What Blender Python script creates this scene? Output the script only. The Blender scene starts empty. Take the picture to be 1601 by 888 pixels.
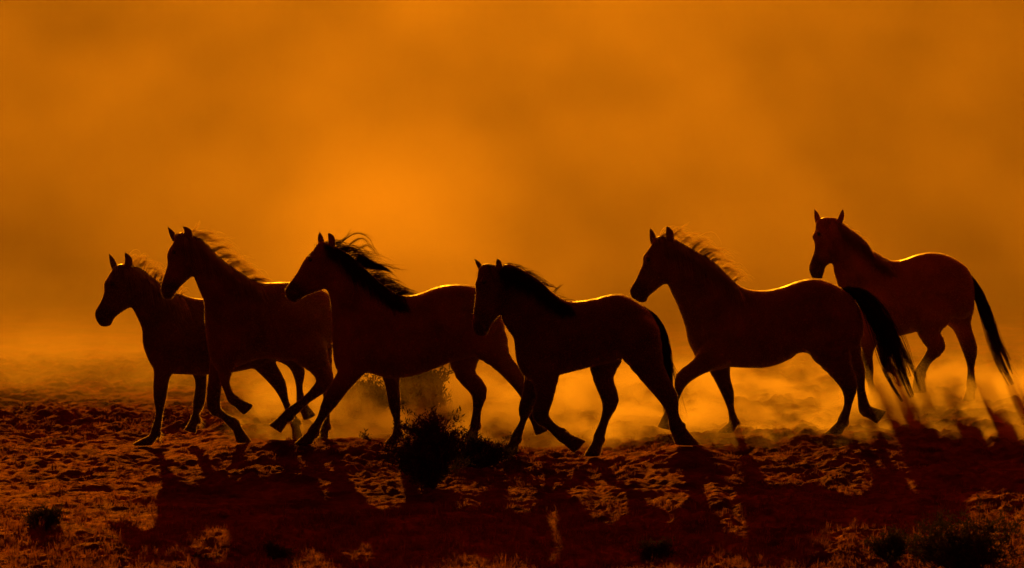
import bpy, math, random
import numpy as np
from mathutils import Vector

# ------------------------------------------------------------------ camera, light, exposure
scene = bpy.context.scene
col = scene.collection
FPX = 11280.0                      # focal length in photo pixels (1601 wide)
PITCH = math.radians(5.75)
CAM = np.array([0.0, -70.0, 8.595])
cam_d = bpy.data.cameras.new('camera')
cam_d.sensor_width = 36.0
cam_d.lens = 36.0 * FPX / 1601.0
cam_d.clip_start = 1.0
cam_d.clip_end = 5000.0
cam_d.dof.use_dof = True
cam_d.dof.focus_distance = 69.6
cam_d.dof.aperture_fstop = 3.5
cam = bpy.data.objects.new('camera', cam_d)
cam.location = CAM
cam.rotation_euler = (math.radians(90) - PITCH, 0, 0)
col.objects.link(cam)
scene.camera = cam

SUN_EL = math.radians(12.0)
SUN_AZ = math.radians(4.3)         # degrees to the left of straight behind the herd
world = bpy.data.worlds.new('World')
scene.world = world
world.use_nodes = True
wn, wl = world.node_tree.nodes, world.node_tree.links
bg = wn['Background']
sky = wn.new('ShaderNodeTexSky')
sky.sky_type = 'NISHITA'
sky.sun_disc = False
sky.sun_elevation = SUN_EL
sky.sun_rotation = -SUN_AZ
sky.dust_density = 8.0
sky.air_density = 2.0
sky.ozone_density = 0.5
tint = wn.new('ShaderNodeMix'); tint.data_type = 'RGBA'; tint.blend_type = 'MULTIPLY'
tint.inputs[0].default_value = 1.0
tint.inputs[7].default_value = (1.0, 0.07, 0.008, 1)      # sky seen through the dust-laden evening air
wl.new(sky.outputs[0], tint.inputs[6])
wl.new(tint.outputs[2], bg.inputs[0])
bg.inputs[1].default_value = 0.05

sun_d = bpy.data.lights.new('sun', 'SUN')
sun_d.energy = 5.0
sun_d.angle = math.radians(0.6)
sun_d.color = (1.0, 0.345, 0.006)
sun = bpy.data.objects.new('sun', sun_d)
sdir = Vector((-math.sin(SUN_AZ) * math.cos(SUN_EL), math.cos(SUN_AZ) * math.cos(SUN_EL), math.sin(SUN_EL)))
sun.rotation_euler = sdir.to_track_quat('Z', 'Y').to_euler()
sun.location = (-5, 60, 12)
col.objects.link(sun)

vs = scene.view_settings
vs.view_transform = 'Standard'
vs.look = 'None'
vs.exposure = 0.3
vs.gamma = 1.0
vs.use_curve_mapping = False
cy = scene.cycles
cy.use_denoising = True
cy.denoiser = 'OPENIMAGEDENOISE'
cy.max_bounces = 4
cy.diffuse_bounces = 2
cy.glossy_bounces = 1
cy.transmission_bounces = 3
cy.volume_bounces = 0
cy.transparent_max_bounces = 8
cy.use_adaptive_sampling = True
cy.adaptive_threshold = 0.03
cy.adaptive_min_samples = 16
cy.volume_max_steps = 128

rng = np.random.default_rng(7)
random.seed(7)

# ------------------------------------------------------------------ helpers
RIGHT = np.array([1.0, 0, 0])
FWD = np.array([0, math.cos(PITCH), -math.sin(PITCH)])
UP = np.array([0, math.sin(PITCH), math.cos(PITCH)])


def at(px, py, Y):
    """The point of the depth plane Y that the photo shows at pixel px, py."""
    d = FWD + (px - 800.5) / FPX * RIGHT + (444.0 - py) / FPX * UP
    return CAM + d * ((Y - CAM[1]) / d[1])


def on_ground(px, py, z=0.0):
    d = FWD + (px - 800.5) / FPX * RIGHT + (444.0 - py) / FPX * UP
    return CAM + d * ((z - CAM[2]) / d[2])


def mpp(Y):
    return (Y - CAM[1]) / FPX * 1.003


def tag(o, label=None, cat=None, group=None, kind=None):
    if label: o['label'] = label
    if cat: o['category'] = cat
    if group: o['group'] = group
    if kind: o['kind'] = kind
    return o


def empty(name, loc):
    o = bpy.data.objects.new(name, None)
    o.empty_display_size = 0.3
    o.location = loc
    col.objects.link(o)
    return o


def mesh_obj(name, verts, faces, mat, parent=None, smooth=True, origin=(0, 0, 0)):
    """verts: Nx3 world coordinates, faces: Mx3 or Mx4 int array."""
    v = np.asarray(verts, dtype=np.float32) - np.asarray(origin, dtype=np.float32)
    f = np.asarray(faces, dtype=np.int32)
    me = bpy.data.meshes.new(name)
    n = f.shape[1]
    me.vertices.add(len(v)); me.vertices.foreach_set('co', v.ravel())
    me.loops.add(f.size); me.loops.foreach_set('vertex_index', f.ravel())
    me.polygons.add(len(f))
    me.polygons.foreach_set('loop_start', np.arange(0, f.size, n, dtype=np.int32))
    me.polygons.foreach_set('loop_total', np.full(len(f), n, dtype=np.int32))
    if smooth:
        me.polygons.foreach_set('use_smooth', np.ones(len(f), dtype=bool))
    me.update(calc_edges=True)
    me.validate()
    me.materials.append(mat)
    o = bpy.data.objects.new(name, me)
    col.objects.link(o)
    if parent is not None:
        o.parent = parent
    else:
        o.location = origin
    return o


def _hash(ix, iy, seed):
    h = (ix.astype(np.int64) * 374761393 + iy.astype(np.int64) * 668265263 + seed * 144665) & 0x7fffffff
    h = ((h ^ (h >> 13)) * 1274126177) & 0x7fffffff
    return ((h ^ (h >> 16)) & 0xffff) / 65535.0


def vnoise(x, y, seed=0):
    ix, iy = np.floor(x), np.floor(y)
    fx, fy = x - ix, y - iy
    fx = fx * fx * fx * (fx * (fx * 6 - 15) + 10); fy = fy * fy * fy * (fy * (fy * 6 - 15) + 10)
    a, b = _hash(ix, iy, seed), _hash(ix + 1, iy, seed)
    c, d = _hash(ix, iy + 1, seed), _hash(ix + 1, iy + 1, seed)
    return (a + (b - a) * fx) * (1 - fy) + (c + (d - c) * fx) * fy - 0.5


# ------------------------------------------------------------------ materials
def new_mat(name):
    m = bpy.data.materials.new(name)
    m.use_nodes = True
    nt = m.node_tree
    for n in list(nt.nodes): nt.nodes.remove(n)
    out = nt.nodes.new('ShaderNodeOutputMaterial')
    return m, nt, out


def noise_node(nt, scale, detail=3, rough=0.55, vec=None):
    n = nt.nodes.new('ShaderNodeTexNoise')
    n.inputs['Scale'].default_value = scale
    n.inputs['Detail'].default_value = detail
    n.inputs['Roughness'].default_value = rough
    if vec is not None: nt.links.new(vec, n.inputs['Vector'])
    return n


def coat_mat(name, coat, points):
    m, nt, out = new_mat(name)
    b = nt.nodes.new('ShaderNodeBsdfPrincipled')
    tc = nt.nodes.new('ShaderNodeTexCoord')
    at_ = nt.nodes.new('ShaderNodeAttribute'); at_.attribute_name = 'dark_points'
    n1 = noise_node(nt, 3.5, 4, 0.6, tc.outputs['Object'])
    ramp = nt.nodes.new('ShaderNodeMapRange')
    ramp.inputs[1].default_value = 0.3; ramp.inputs[2].default_value = 0.7
    ramp.inputs[3].default_value = 0.5; ramp.inputs[4].default_value = 1.6  # coat mottling; its contrast also paints soft ambient sheen into the flanks
    nt.links.new(n1.outputs[0], ramp.inputs[0])
    mul = nt.nodes.new('ShaderNodeMix'); mul.data_type = 'RGBA'; mul.blend_type = 'MULTIPLY'; mul.inputs[0].default_value = 1
    mul.inputs[6].default_value = (*coat, 1)
    nt.links.new(ramp.outputs[0], mul.inputs[7])
    mix = nt.nodes.new('ShaderNodeMix'); mix.data_type = 'RGBA'
    nt.links.new(at_.outputs['Fac'], mix.inputs[0])
    nt.links.new(mul.outputs[2], mix.inputs[6]); mix.inputs[7].default_value = (*points, 1)
    nt.links.new(mix.outputs[2], b.inputs['Base Color'])
    rr = nt.nodes.new('ShaderNodeMapRange'); rr.inputs[1].default_value = .35; rr.inputs[2].default_value = .65; rr.inputs[3].default_value = .32; rr.inputs[4].default_value = .68
    n4 = noise_node(nt, 11, 3, .6, tc.outputs['Object'])
    nt.links.new(n4.outputs[0], rr.inputs[0]); nt.links.new(rr.outputs[0], b.inputs['Roughness'])
    b.inputs['Specular IOR Level'].default_value = 0.55
    b.inputs['Sheen Weight'].default_value = 0.8
    b.inputs['Sheen Tint'].default_value = (1.0, 0.75, 0.6, 1)
    b.inputs['Sheen Roughness'].default_value = 0.35
    mp = nt.nodes.new('ShaderNodeMapping'); mp.inputs['Scale'].default_value = (40, 90, 160)
    nt.links.new(tc.outputs['Object'], mp.inputs[0])
    n2 = noise_node(nt, 1.0, 2, 0.6, mp.outputs[0])
    bmp = nt.nodes.new('ShaderNodeBump'); bmp.inputs['Strength'].default_value = 0.55; bmp.inputs['Distance'].default_value = 0.008
    nt.links.new(n2.outputs[0], bmp.inputs['Height'])
    nt.links.new(bmp.outputs[0], b.inputs['Normal'])
    nt.links.new(b.outputs[0], out.inputs[0])
    return m


def hair_mat(name, c, trans, fac):
    m, nt, out = new_mat(name)
    b = nt.nodes.new('ShaderNodeBsdfPrincipled')
    b.inputs['Base Color'].default_value = (*c, 1)
    b.inputs['Roughness'].default_value = 0.38
    t = nt.nodes.new('ShaderNodeBsdfTranslucent')
    t.inputs[0].default_value = (*trans, 1)
    mx = nt.nodes.new('ShaderNodeMixShader'); mx.inputs[0].default_value = fac
    nt.links.new(b.outputs[0], mx.inputs[1]); nt.links.new(t.outputs[0], mx.inputs[2])
    nt.links.new(mx.outputs[0], out.inputs[0])
    return m


def leaf_mat(name, c1, c2, trans=0.35):
    m, nt, out = new_mat(name)
    tc = nt.nodes.new('ShaderNodeTexCoord')
    n = noise_node(nt, 9.0, 2, 0.6, tc.outputs['Object'])
    mix = nt.nodes.new('ShaderNodeMix'); mix.data_type = 'RGBA'
    nt.links.new(n.outputs[0], mix.inputs[0])
    mix.inputs[6].default_value = (*c1, 1); mix.inputs[7].default_value = (*c2, 1)
    d = nt.nodes.new('ShaderNodeBsdfDiffuse'); t = nt.nodes.new('ShaderNodeBsdfTranslucent')
    nt.links.new(mix.outputs[2], d.inputs[0]); nt.links.new(mix.outputs[2], t.inputs[0])
    mx = nt.nodes.new('ShaderNodeMixShader'); mx.inputs[0].default_value = trans
    nt.links.new(d.outputs[0], mx.inputs[1]); nt.links.new(t.outputs[0], mx.inputs[2])
    nt.links.new(mx.outputs[0], out.inputs[0])
    return m


def plain_mat(name, c, rough=0.6, spec=0.3):
    m, nt, out = new_mat(name)
    b = nt.nodes.new('ShaderNodeBsdfPrincipled')
    tc = nt.nodes.new('ShaderNodeTexCoord')
    n = noise_node(nt, 30, 3, 0.6, tc.outputs['Object'])
    mix = nt.nodes.new('ShaderNodeMix'); mix.data_type = 'RGBA'
    nt.links.new(n.outputs[0], mix.inputs[0])
    mix.inputs[6].default_value = (*[k * 0.6 for k in c], 1); mix.inputs[7].default_value = (*[min(1, k * 1.4) for k in c], 1)
    nt.links.new(mix.outputs[2], b.inputs['Base Color'])
    b.inputs['Roughness'].default_value = rough
    b.inputs['Specular IOR Level'].default_value = spec
    nt.links.new(b.outputs[0], out.inputs[0])
    return m


def ground_mat():
    m, nt, out = new_mat('dry_earth')
    b = nt.nodes.new('ShaderNodeBsdfPrincipled')
    tc = nt.nodes.new('ShaderNodeTexCoord')
    n1 = noise_node(nt, 1.5, 6, 0.66, tc.outputs['Object'])
    n2 = noise_node(nt, 14.0, 4, 0.65, tc.outputs['Object'])
    cr = nt.nodes.new('ShaderNodeValToRGB')
    e = cr.color_ramp.elements
    e[0].position = 0.40; e[0].color = (0.045, 0.011, 0.004, 1)
    e[1].position = 0.64; e[1].color = (0.30, 0.078, 0.022, 1)
    nt.links.new(n1.outputs[0], cr.inputs[0])
    mix = nt.nodes.new('ShaderNodeMix'); mix.data_type = 'RGBA'; mix.blend_type = 'MULTIPLY'
    mix.inputs[0].default_value = 0.8
    mr = nt.nodes.new('ShaderNodeMapRange')
    mr.inputs[1].default_value = 0.3; mr.inputs[2].default_value = 0.7; mr.inputs[3].default_value = 0.3; mr.inputs[4].default_value = 1.25
    nt.links.new(n2.outputs[0], mr.inputs[0])
    nt.links.new(cr.outputs[0], mix.inputs[6]); nt.links.new(mr.outputs[0], mix.inputs[7])
    sp = nt.nodes.new('ShaderNodeSeparateXYZ'); nt.links.new(tc.outputs['Object'], sp.inputs[0])
    scr = nt.nodes.new('ShaderNodeMapRange'); scr.interpolation_type = 'SMOOTHSTEP'
    nt.links.new(sp.outputs[1], scr.inputs[0]); scr.inputs[1].default_value = 5.0; scr.inputs[2].default_value = 14.0
    mix2 = nt.nodes.new('ShaderNodeMix'); mix2.data_type = 'RGBA'
    nt.links.new(scr.outputs[0], mix2.inputs[0]); nt.links.new(mix.outputs[2], mix2.inputs[6])
    mix2.inputs[7].default_value = (0.030, 0.018, 0.009, 1)        # dark scrub tone, painted in to dim the sunlit far slope
    nt.links.new(mix2.outputs[2], b.inputs['Base Color'])
    b.inputs['Roughness'].default_value = 1.0
    b.inputs['Specular IOR Level'].default_value = 0.03
    n3 = noise_node(nt, 55.0, 3, 0.6, tc.outputs['Object'])
    bmp = nt.nodes.new('ShaderNodeBump'); bmp.inputs['Strength'].default_value = 0.8; bmp.inputs['Distance'].default_value = 0.025
    nt.links.new(n3.outputs[0], bmp.inputs['Height']); nt.links.new(bmp.outputs[0], b.inputs['Normal'])
    nt.nodes.remove(b)
    df = nt.nodes.new('ShaderNodeBsdfDiffuse'); gl = nt.nodes.new('ShaderNodeBsdfGlossy')
    gl.inputs['Color'].default_value = (0.27, 0.14, 0.06, 1); gl.inputs['Roughness'].default_value = 0.62
    nt.links.new(mix2.outputs[2], df.inputs[0])
    for q in (df, gl): nt.links.new(bmp.outputs[0], q.inputs['Normal'])
    ms = nt.nodes.new('ShaderNodeMixShader'); inv = nt.nodes.new('ShaderNodeMapRange'); inv.inputs[3].default_value = 0.16; inv.inputs[4].default_value = 0.0
    nt.links.new(scr.outputs[0], inv.inputs[0]); nt.links.new(inv.outputs[0], ms.inputs[0])
    nt.links.new(df.outputs[0], ms.inputs[1]); nt.links.new(gl.outputs[0], ms.inputs[2])
    nt.links.new(ms.outputs[0], out.inputs[0])
    return m


M_ground = ground_mat()
M_hoof_eye = plain_mat('eye_gloss', (0.01, 0.007, 0.005), 0.08, 0.6)
M_wood = plain_mat('brush_wood', (0.09, 0.06, 0.04), 0.8)
M_sage = leaf_mat('sage_leaf', (0.035, 0.03, 0.016), (0.09, 0.075, 0.045), 0.18)
M_grass = leaf_mat('dry_grass_blade', (0.10, 0.034, 0.012), (0.34, 0.14, 0.05), 0.45)

# ------------------------------------------------------------------ the six horses: what the photo shows, in photo pixels
FORE = None
HORSES = [
 dict(  # small horse in front of the herd
  label='small dark horse leading the herd, leftmost, short upright mane, planted foreleg stretched ahead',
  Y=0.15, pxc=300, slope=0.28, coat=(0.066, 0.025, 0.013), pts=(0.018, 0.010, 0.007),
  outline=[(197,413),(207,415),(222,420),(238,432),(254,446),(268,455),(285,460),(300,465),(318,467),(345,467),(380,465),(415,461),(445,463),(465,473),(478,492),(481,515),(472,540),(455,556),(430,566),(395,576),(350,584),(310,586),(285,585),(262,584),(245,580),(236,570),(228,553),(223,535),(222,515),(215,497),(206,481),(198,483),(188,489),(179,497),(175,506),(168,509),(158,508),(152,500),(149,490),(151,482),(157,472),(163,457),(163,446),(164,440),(170,430),(177,420),(186,413)],
  anchors=[(161,496),(174,470),(180,442),(195,428),(222,460),(245,490),(275,520),(330,525),(400,515),(450,505)],
  turn=0.10,
  ears=[[(200,418,6),(201,406,6.2),(195,394.5,1.2)],[(180,421,5),(176,409,5),(171,396.5,1.2)]],
  legs=[
   dict(p=[(268,552,21),(254,584,13.5),(250,620,9.2),(249,646,6.4),(243,675,6.6),(237,686,6)],hoof=(224,696),lat=-.10,plant=1),
   dict(p=[(303,556,19),(314,592,9.5),(311,628,8.2),(306,647,6),(305,655,6.8),(302,662,6)],hoof=(297,675),lat=.10),
   dict(p=[(392,535,31),(413,568,17),(436,600,9.8),(447,630,6.2),(460,660,7),(463,672,6)],hoof=(466,691),lat=-.12,plant=1),
   dict(p=[(440,535,30),(458,562,14),(467,582,8.8),(468,606,6),(471,630,6.8),(475,637,6.5)],hoof=(484,653),lat=.12)],
  tail=dict(guide=[(476,478),(490,500),(498,540),(500,580)],w=[4,8,10,3],n=120),
  wisps=[[(203,413),(220,402),(240,396)],[(214,415),(234,410),(252,418)],[(225,420),(242,420),(257,432)],[(240,432),(252,432),(262,442)]],
  crest=[(192,412),(207,415),(222,420),(238,432),(254,446),(268,455),(284,460)],
  mane=dict(n=700, fly=(0.5,1.0), L=(14,34), drape=0.45, lift=0.9), forelock=(186,414,10)),
 dict(
  label='dark horse with wind-lifted glowing mane, second from left, muzzle over the leading horse\'s neck',
  Y=-0.45, pxc=420, slope=0.3, coat=(0.125, 0.045, 0.021), pts=(0.022, 0.012, 0.008),
  outline=[(285,363),(300,367),(316,374),(328,387),(342,400),(358,413),(375,424),(392,435),(408,441),(430,441),(455,440),(480,443),(505,452),(520,464),(529,485),(530,510),(520,535),(500,555),(475,562),(450,564),(420,560),(395,564),(365,576),(345,580),(332,568),(325,545),(321,515),(320,490),(319,472),(312,455),(306,440),(302,432),(293,438),(281,449),(273,460),(268,466),(258,466),(253,458),(252,447),(257,430),(262,412),(261,399),(265,388),(272,377),(277,366)],
  anchors=[(262,456),(268,425),(277,393),(290,380),(318,415),(345,450),(365,500),(410,505),(460,500),(500,500)],
  turn=0.06,
  ears=[[(294,371,6.5),(294,362,6),(286,353.5,1.2)],[(273,373,5.2),(269,365,4.8),(262,354,1)]],
  legs=[
   dict(p=[(352,540,22),(338,588,12),(334,635,9.2),(349,650,6.6),(366,663,7.8),(372,673,6.8)],hoof=(381,692),lat=.12,plant=1),
   dict(p=[(358,545,21),(351,588,9.6),(356,610,6.4),(364,625,7.2),(371,630,6.5)],hoof=(388,641),lat=-.12),
   dict(p=[(478,540,32),(499,572,17),(507,597,11.5),(480,624,7.8),(452,647,8),(445,654,7)],hoof=(430,671),lat=-.13),
   dict(p=[(490,540,30),(506,578,14),(513,606,9),(511,640,5.8),(509,664,6.4),(507,672,6)],hoof=(503,688),lat=.13,plant=1)],
  tail=dict(guide=[(524,470),(537,500),(524,530),(508,550)],w=[4,9,10,4],n=160),
  wisps=[[(298,364),(309,354),(314,346)],[(303,366),(322,364),(341,366)],[(320,376),(340,374),(368,368)],[(332,388),(352,384),(372,376)],[(345,398),(372,400),(394,410)],[(356,410),(380,408),(398,416)],[(372,420),(390,420),(402,430)]],
  crest=[(282,362),(300,367),(316,374),(328,387),(342,400),(358,413),(375,424),(392,435),(406,441)],
  mane=dict(n=1100, fly=(0.8,0.35), L=(14,42), drape=0.5, lift=0.5), forelock=(280,363,14)),
 dict(
  label='dark horse with long black mane streaming behind its neck, third from left',
  Y=-0.85, pxc=650, slope=0.0, coat=(0.144, 0.050, 0.022), pts=(0.020, 0.011, 0.008),
  outline=[(507,378),(522,383),(538,392),(555,405),(572,421),(590,437),(610,453),(628,461),(645,461),(662,456),(680,449),(700,445),(722,444),(745,448),(765,457),(780,472),(788,495),(790,522),(785,545),(765,555),(745,556),(722,562),(705,566),(690,573),(665,582),(635,590),(605,591),(575,583),(555,587),(535,588),(524,572),(520,545),(519,515),(518,485),(515,463),(509,452),(497,455),(480,461),(470,467),(463,472),(453,470),(447,461),(446,453),(451,444),(463,428),(472,412),(478,402),(490,390),(497,380)],
  anchors=[(456,459),(472,438),(490,405),(508,395),(530,425),(555,460),(585,510),(640,520),(700,505),(750,500)],
  turn=0.05,
  ears=[[(519,381,5.6),(518,372,5.6),(512.5,363.5,1.2)],[(503,382,5),(501,372,5),(500,363.5,1.4)]],
  legs=[
   dict(p=[(565,555,25),(540,592,16),(516,628,10.5),(501,655,7),(490,674,7.8),(486,681,7)],hoof=(476,694),lat=-.13,plant=1),
   dict(p=[(610,565,21),(613,598,12),(617,632,8.6),(621,660,5.7),(621,675,6.6),(619,682,6)],hoof=(612,695),lat=.13,plant=1),
   dict(p=[(757,525,36),(782,562,17.5),(808,592,12),(822,622,7.8),(834,650,7.5),(838,660,6.5)],hoof=(847,677),lat=-.13),
   dict(p=[(725,535,34),(727,582,16.5),(748,610,12),(746,640,8),(743,663,7.2),(741,672,6.5)],hoof=(736,690),lat=.13,plant=1)],
  tail=dict(guide=[(780,470),(795,478),(815,500),(832,545)],w=[3,6,8,3],n=120),
  wisps=[[(520,382),(538,374),(554,356)],[(528,384),(556,364),(582,372),(592,392)],[(538,390),(566,372),(588,396)],[(548,398),(576,384),(596,410)],[(560,408),(590,414),(640,419)],[(585,434),(606,436),(622,452)]],
  crest=[(505,377),(522,383),(538,392),(555,405),(572,421),(590,437),(610,453),(628,460)],
  mane=dict(n=1100, fly=(0.95,0.25), L=(14,44), drape=0.5, lift=0.45), forelock=(503,379,10),
  lock=dict(guide=[(556,404),(575,412),(595,420),(616,427)],w=[9,8,6,1.5],n=150)),
 dict(
  label='stocky dark horse with face turned to the viewer, nearest of the herd, low head',
  Y=-1.5, pxc=900, slope=0.0, coat=(0.056, 0.020, 0.011), pts=(0.015, 0.009, 0.007),
  outline=[(765,411),(780,414),(797,412),(815,420),(832,430),(848,442),(862,455),(875,464),(888,470),(905,470),(930,466),(945,462),(960,459),(975,460),(990,467),(1005,477),(1018,488),(1028,505),(1034,530),(1032,552),(1015,562),(995,560),(980,554),(960,565),(940,570),(920,575),(895,581),(868,588),(845,596),(828,594),(816,582),(808,565),(805,545),(803,528),(795,515),(786,500),(783,489),(776,494),(768,503),(763,515),(757,520),(747,519),(741,512),(739,500),(741,480),(743,465),(744,450),(743,441),(746,432),(748,420),(755,412)],
  anchors=[(751,508),(755,475),(762,440),(778,425),(805,455),(825,485),(850,530),(900,525),(950,515),(1000,520)],
  turn=0.34,
  ears=[[(781,421,5),(780,412,5),(777,403.5,1.2)],[(752,420,4.6),(747.5,412,4),(741.5,404.5,1)]],
  legs=[
   dict(p=[(846,578,26),(832,612,14.5),(821,640,9.5),(818,658,6),(807,683,7.6),(804,691,7)],hoof=(797,711),lat=.13,plant=1),
   dict(p=[(852,580,24),(852,622,13.5),(845,648,11.5),(862,667,8.6),(881,682,9.6),(886,686,8.5)],hoof=(906,699),lat=-.13),
   dict(p=[(947,545,32),(943,590,16.5),(954,625,12),(946,655,7.8),(936,684,8),(934,693,7.4)],hoof=(926,713),lat=.13,plant=1),
   dict(p=[(996,530,38),(1018,580,22),(1045,622,13),(1052,648,10.5),(1058,668,10.5),(1062,676,11)],hoof=(1073,695),lat=-.13,plant=1)],
  tail=dict(guide=[(1004,482),(1024,503),(1040,550),(1048,605),(1056,664)],w=[4,11,15,16,14],n=460, wisps=[(1064,600),(1072,630),(1076,660)]),
  wisps=[[(820,424),(836,430),(850,441)]],
  crest=[(778,413),(797,412),(815,420),(832,430),(848,442),(862,455),(875,464),(888,470)],
  mane=dict(n=900, fly=(0.7,0.2), L=(16,30), drape=0.9, lift=0.12), forelock=(763,412,26),
  lock=dict(guide=[(866,457),(872,452),(880,446),(884,444)],w=[2,2.5,3,3],n=9)),
 dict(
  label='long-bodied dark horse with raised flowing tail, second from right, one foreleg lifted forward',
  Y=0.35, pxc=1200, slope=0.0, coat=(0.119, 0.043, 0.020), pts=(0.018, 0.010, 0.008),
  outline=[(1033,369),(1052,372),(1072,383),(1095,396),(1115,408),(1132,424),(1148,440),(1162,449),(1178,453),(1200,453),(1220,449),(1240,442),(1260,436),(1278,435),(1296,440),(1313,448),(1330,460),(1343,478),(1350,505),(1348,530),(1335,548),(1310,555),(1280,556),(1252,551),(1236,561),(1216,570),(1194,575),(1165,575),(1137,574),(1112,580),(1095,572),(1085,553),(1076,535),(1072,515),(1067,498),(1059,477),(1050,458),(1043,444),(1034,446),(1024,454),(1014,462),(1010,470),(1000,471),(990,466),(985,458),(985,450),(993,437),(1000,422),(1005,410),(1005,401),(1012,391),(1019,381),(1024,372)],
  anchors=[(998,460),(1009,437),(1018,405),(1035,388),(1060,420),(1088,455),(1120,505),(1170,515),(1240,500),(1305,500)],
  turn=0.10,
  ears=[[(1047,374,6.4),(1047,364,6.3),(1042.5,353.5,1.2)],[(1021,378,5),(1020,367,4.8),(1016.5,356.5,1.2)]],
  legs=[
   dict(p=[(1120,552,24),(1092,573,14),(1068,591,10.5),(1059,616,6.6),(1050,640,7),(1047,648,8)],hoof=(1040,670),lat=-.15),
   dict(p=[(1120,555,23),(1129,590,13),(1138,615,8.7),(1143,640,6),(1147,659,7),(1145,665,6.4)],hoof=(1135,677),lat=.13,plant=1),
   dict(p=[(1292,530,38),(1312,574,20),(1327,602,12),(1326,632,7.2),(1318,657,7.6),(1315,664,7)],hoof=(1304,679),lat=-.13,plant=1),
   dict(p=[(1312,525,34),(1332,560,16),(1341,580,10.5),(1346,610,7.8),(1352,640,8.8),(1358,644,8)],hoof=(1378,653),lat=.13)],
  tail=dict(guide=[(1308,456),(1340,457),(1370,490),(1390,535),(1405,580),(1424,622)],w=[3,12,23,27,27,20],n=480, wisps=[(1395,600),(1385,580),(1428,610)]),
  wisps=[[(1052,371),(1064,358),(1080,352)],[(1066,378),(1084,366),(1102,360)],[(1080,388),(1100,374),(1118,378)],[(1092,394),(1112,386),(1130,392)],[(1112,406),(1132,406),(1152,412)],[(1126,418),(1142,420),(1156,430)]],
  crest=[(1031,368),(1052,372),(1072,383),(1095,396),(1115,408),(1132,424),(1148,440)],
  mane=dict(n=1100, fly=(0.8,0.6), L=(16,40), drape=0.5, lift=0.7), forelock=(1028,370,12)),
 dict(
  label='reddish-brown horse at the back, rightmost and highest in view, long tail hanging clear behind',
  Y=3.3, pxc=1420, slope=0.0, coat=(0.254, 0.093, 0.041), pts=(0.030, 0.016, 0.010),
  outline=[(1296,339),(1310,341),(1322,352),(1335,361),(1348,372),(1360,388),(1372,396),(1388,405),(1402,407),(1418,403),(1435,397),(1452,394),(1470,395),(1488,401),(1503,410),(1515,421),(1522,440),(1524,465),(1521,485),(1508,498),(1490,496),(1477,489),(1462,500),(1445,512),(1428,520),(1410,524),(1385,530),(1360,528),(1340,515),(1325,490),(1315,465),(1308,440),(1303,424),(1300,410),(1290,413),(1286,424),(1282,432),(1271,433),(1265,424),(1263,413),(1268,400),(1272,388),(1272,376),(1269,368),(1274,358),(1275,347),(1284,340)],
  anchors=[(1274,422),(1280,395),(1285,365),(1300,352),(1320,390),(1340,420),(1365,465),(1410,465),(1455,455),(1495,455)],
  turn=0.28,
  ears=[[(1313,346,5),(1316,337,4.6),(1318,326,1)],[(1279,346,5),(1277,337,4.6),(1273.5,326.5,1)]],
  legs=[
   dict(p=[(1362,505,24),(1355,548,11),(1357,578,8),(1361,598,5.5),(1365,611,6.4),(1364,616,6)],hoof=(1361,628),lat=-.12,plant=1),
   dict(p=[(1385,505,22),(1382,545,11),(1386,568,8.2),(1398,580,6),(1408,590,6.5)],hoof=(1412,602),lat=.12),
   dict(p=[(1462,480,33),(1452,518,17.5),(1464,541,12.5),(1450,562,8.8),(1438,583,8.2),(1437,592,7.6)],hoof=(1437,614),lat=-.12),
   dict(p=[(1490,470,36),(1503,508,15.5),(1516,545,10.8),(1518,575,6.4),(1518,602,6.8),(1518,610,6.2)],hoof=(1515,627),lat=.12,plant=1)],
  tail=dict(guide=[(1510,424),(1528,456),(1546,500),(1560,540),(1578,582),(1586,600)],w=[3,8,12,15,16,10],n=330, wisps=[(1582,560),(1588,585)]),
  crest=[(1305,340),(1322,352),(1335,361),(1348,372),(1360,388),(1372,396),(1388,405)],
  mane=dict(n=800, fly=(0.5,0.1), L=(14,24), drape=0.92, lift=0.05), forelock=(1294,341,16)),
]

# half widths and rounding depth of the body at the ten anchors (muzzle .. rump), in photo pixels
W10 = np.array([9.0, 10.0, 16.5, 14.5, 18.5, 25.0, 37.0, 46.0, 45.0, 43.0])
R10 = np.array([12.0, 16.0, 22.0, 24.0, 32.0, 40.0, 54.0, 60.0, 55.0, 48.0])
T10 = np.array([1.0, 0.72, 0.38, 0.15, 0.0, 0, 0, 0, 0, 0])      # how far a turned head comes towards the viewer


def catmull(pts, n=4, closed=True):
    p = np.asarray(pts, float)
    out = []
    N = len(p)
    for i in range(N if closed else N - 1):
        if closed:
            a, b, c, d = p[i - 1], p[i], p[(i + 1) % N], p[(i + 2) % N]
        else:
            a, b, c, d = p[max(i - 1, 0)], p[i], p[i + 1], p[min(i + 2, N - 1)]
        for k in range(n):
            t = k / n
            out.append(0.5 * (2 * b + (c - a) * t + (2 * a - 5 * b + 4 * c - d) * t * t + (3 * b - a - 3 * c + d) * t ** 3))
    if not closed: out.append(p[-1])
    return np.array(out)


def poly_sdf(qx, qz, poly):
    """positive inside"""
    d = np.full(qx.shape, 1e9); inside = np.zeros(qx.shape, bool)
    N = len(poly)
    for i in range(N):
        ax, az = poly[i]; bx, bz = poly[(i + 1) % N]
        ex, ez = bx - ax, bz - az
        t = np.clip(((qx - ax) * ex + (qz - az) * ez) / (ex * ex + ez * ez + 1e-12), 0, 1)
        d = np.minimum(d, (qx - ax - t * ex) ** 2 + (qz - az - t * ez) ** 2)
        c = ((az > qz) != (bz > qz)) & (qx < (bx - ax) * (qz - az) / (bz - az + 1e-15) + ax)
        inside ^= c
    d = np.sqrt(d)
    return np.where(inside, d, -d)


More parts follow.
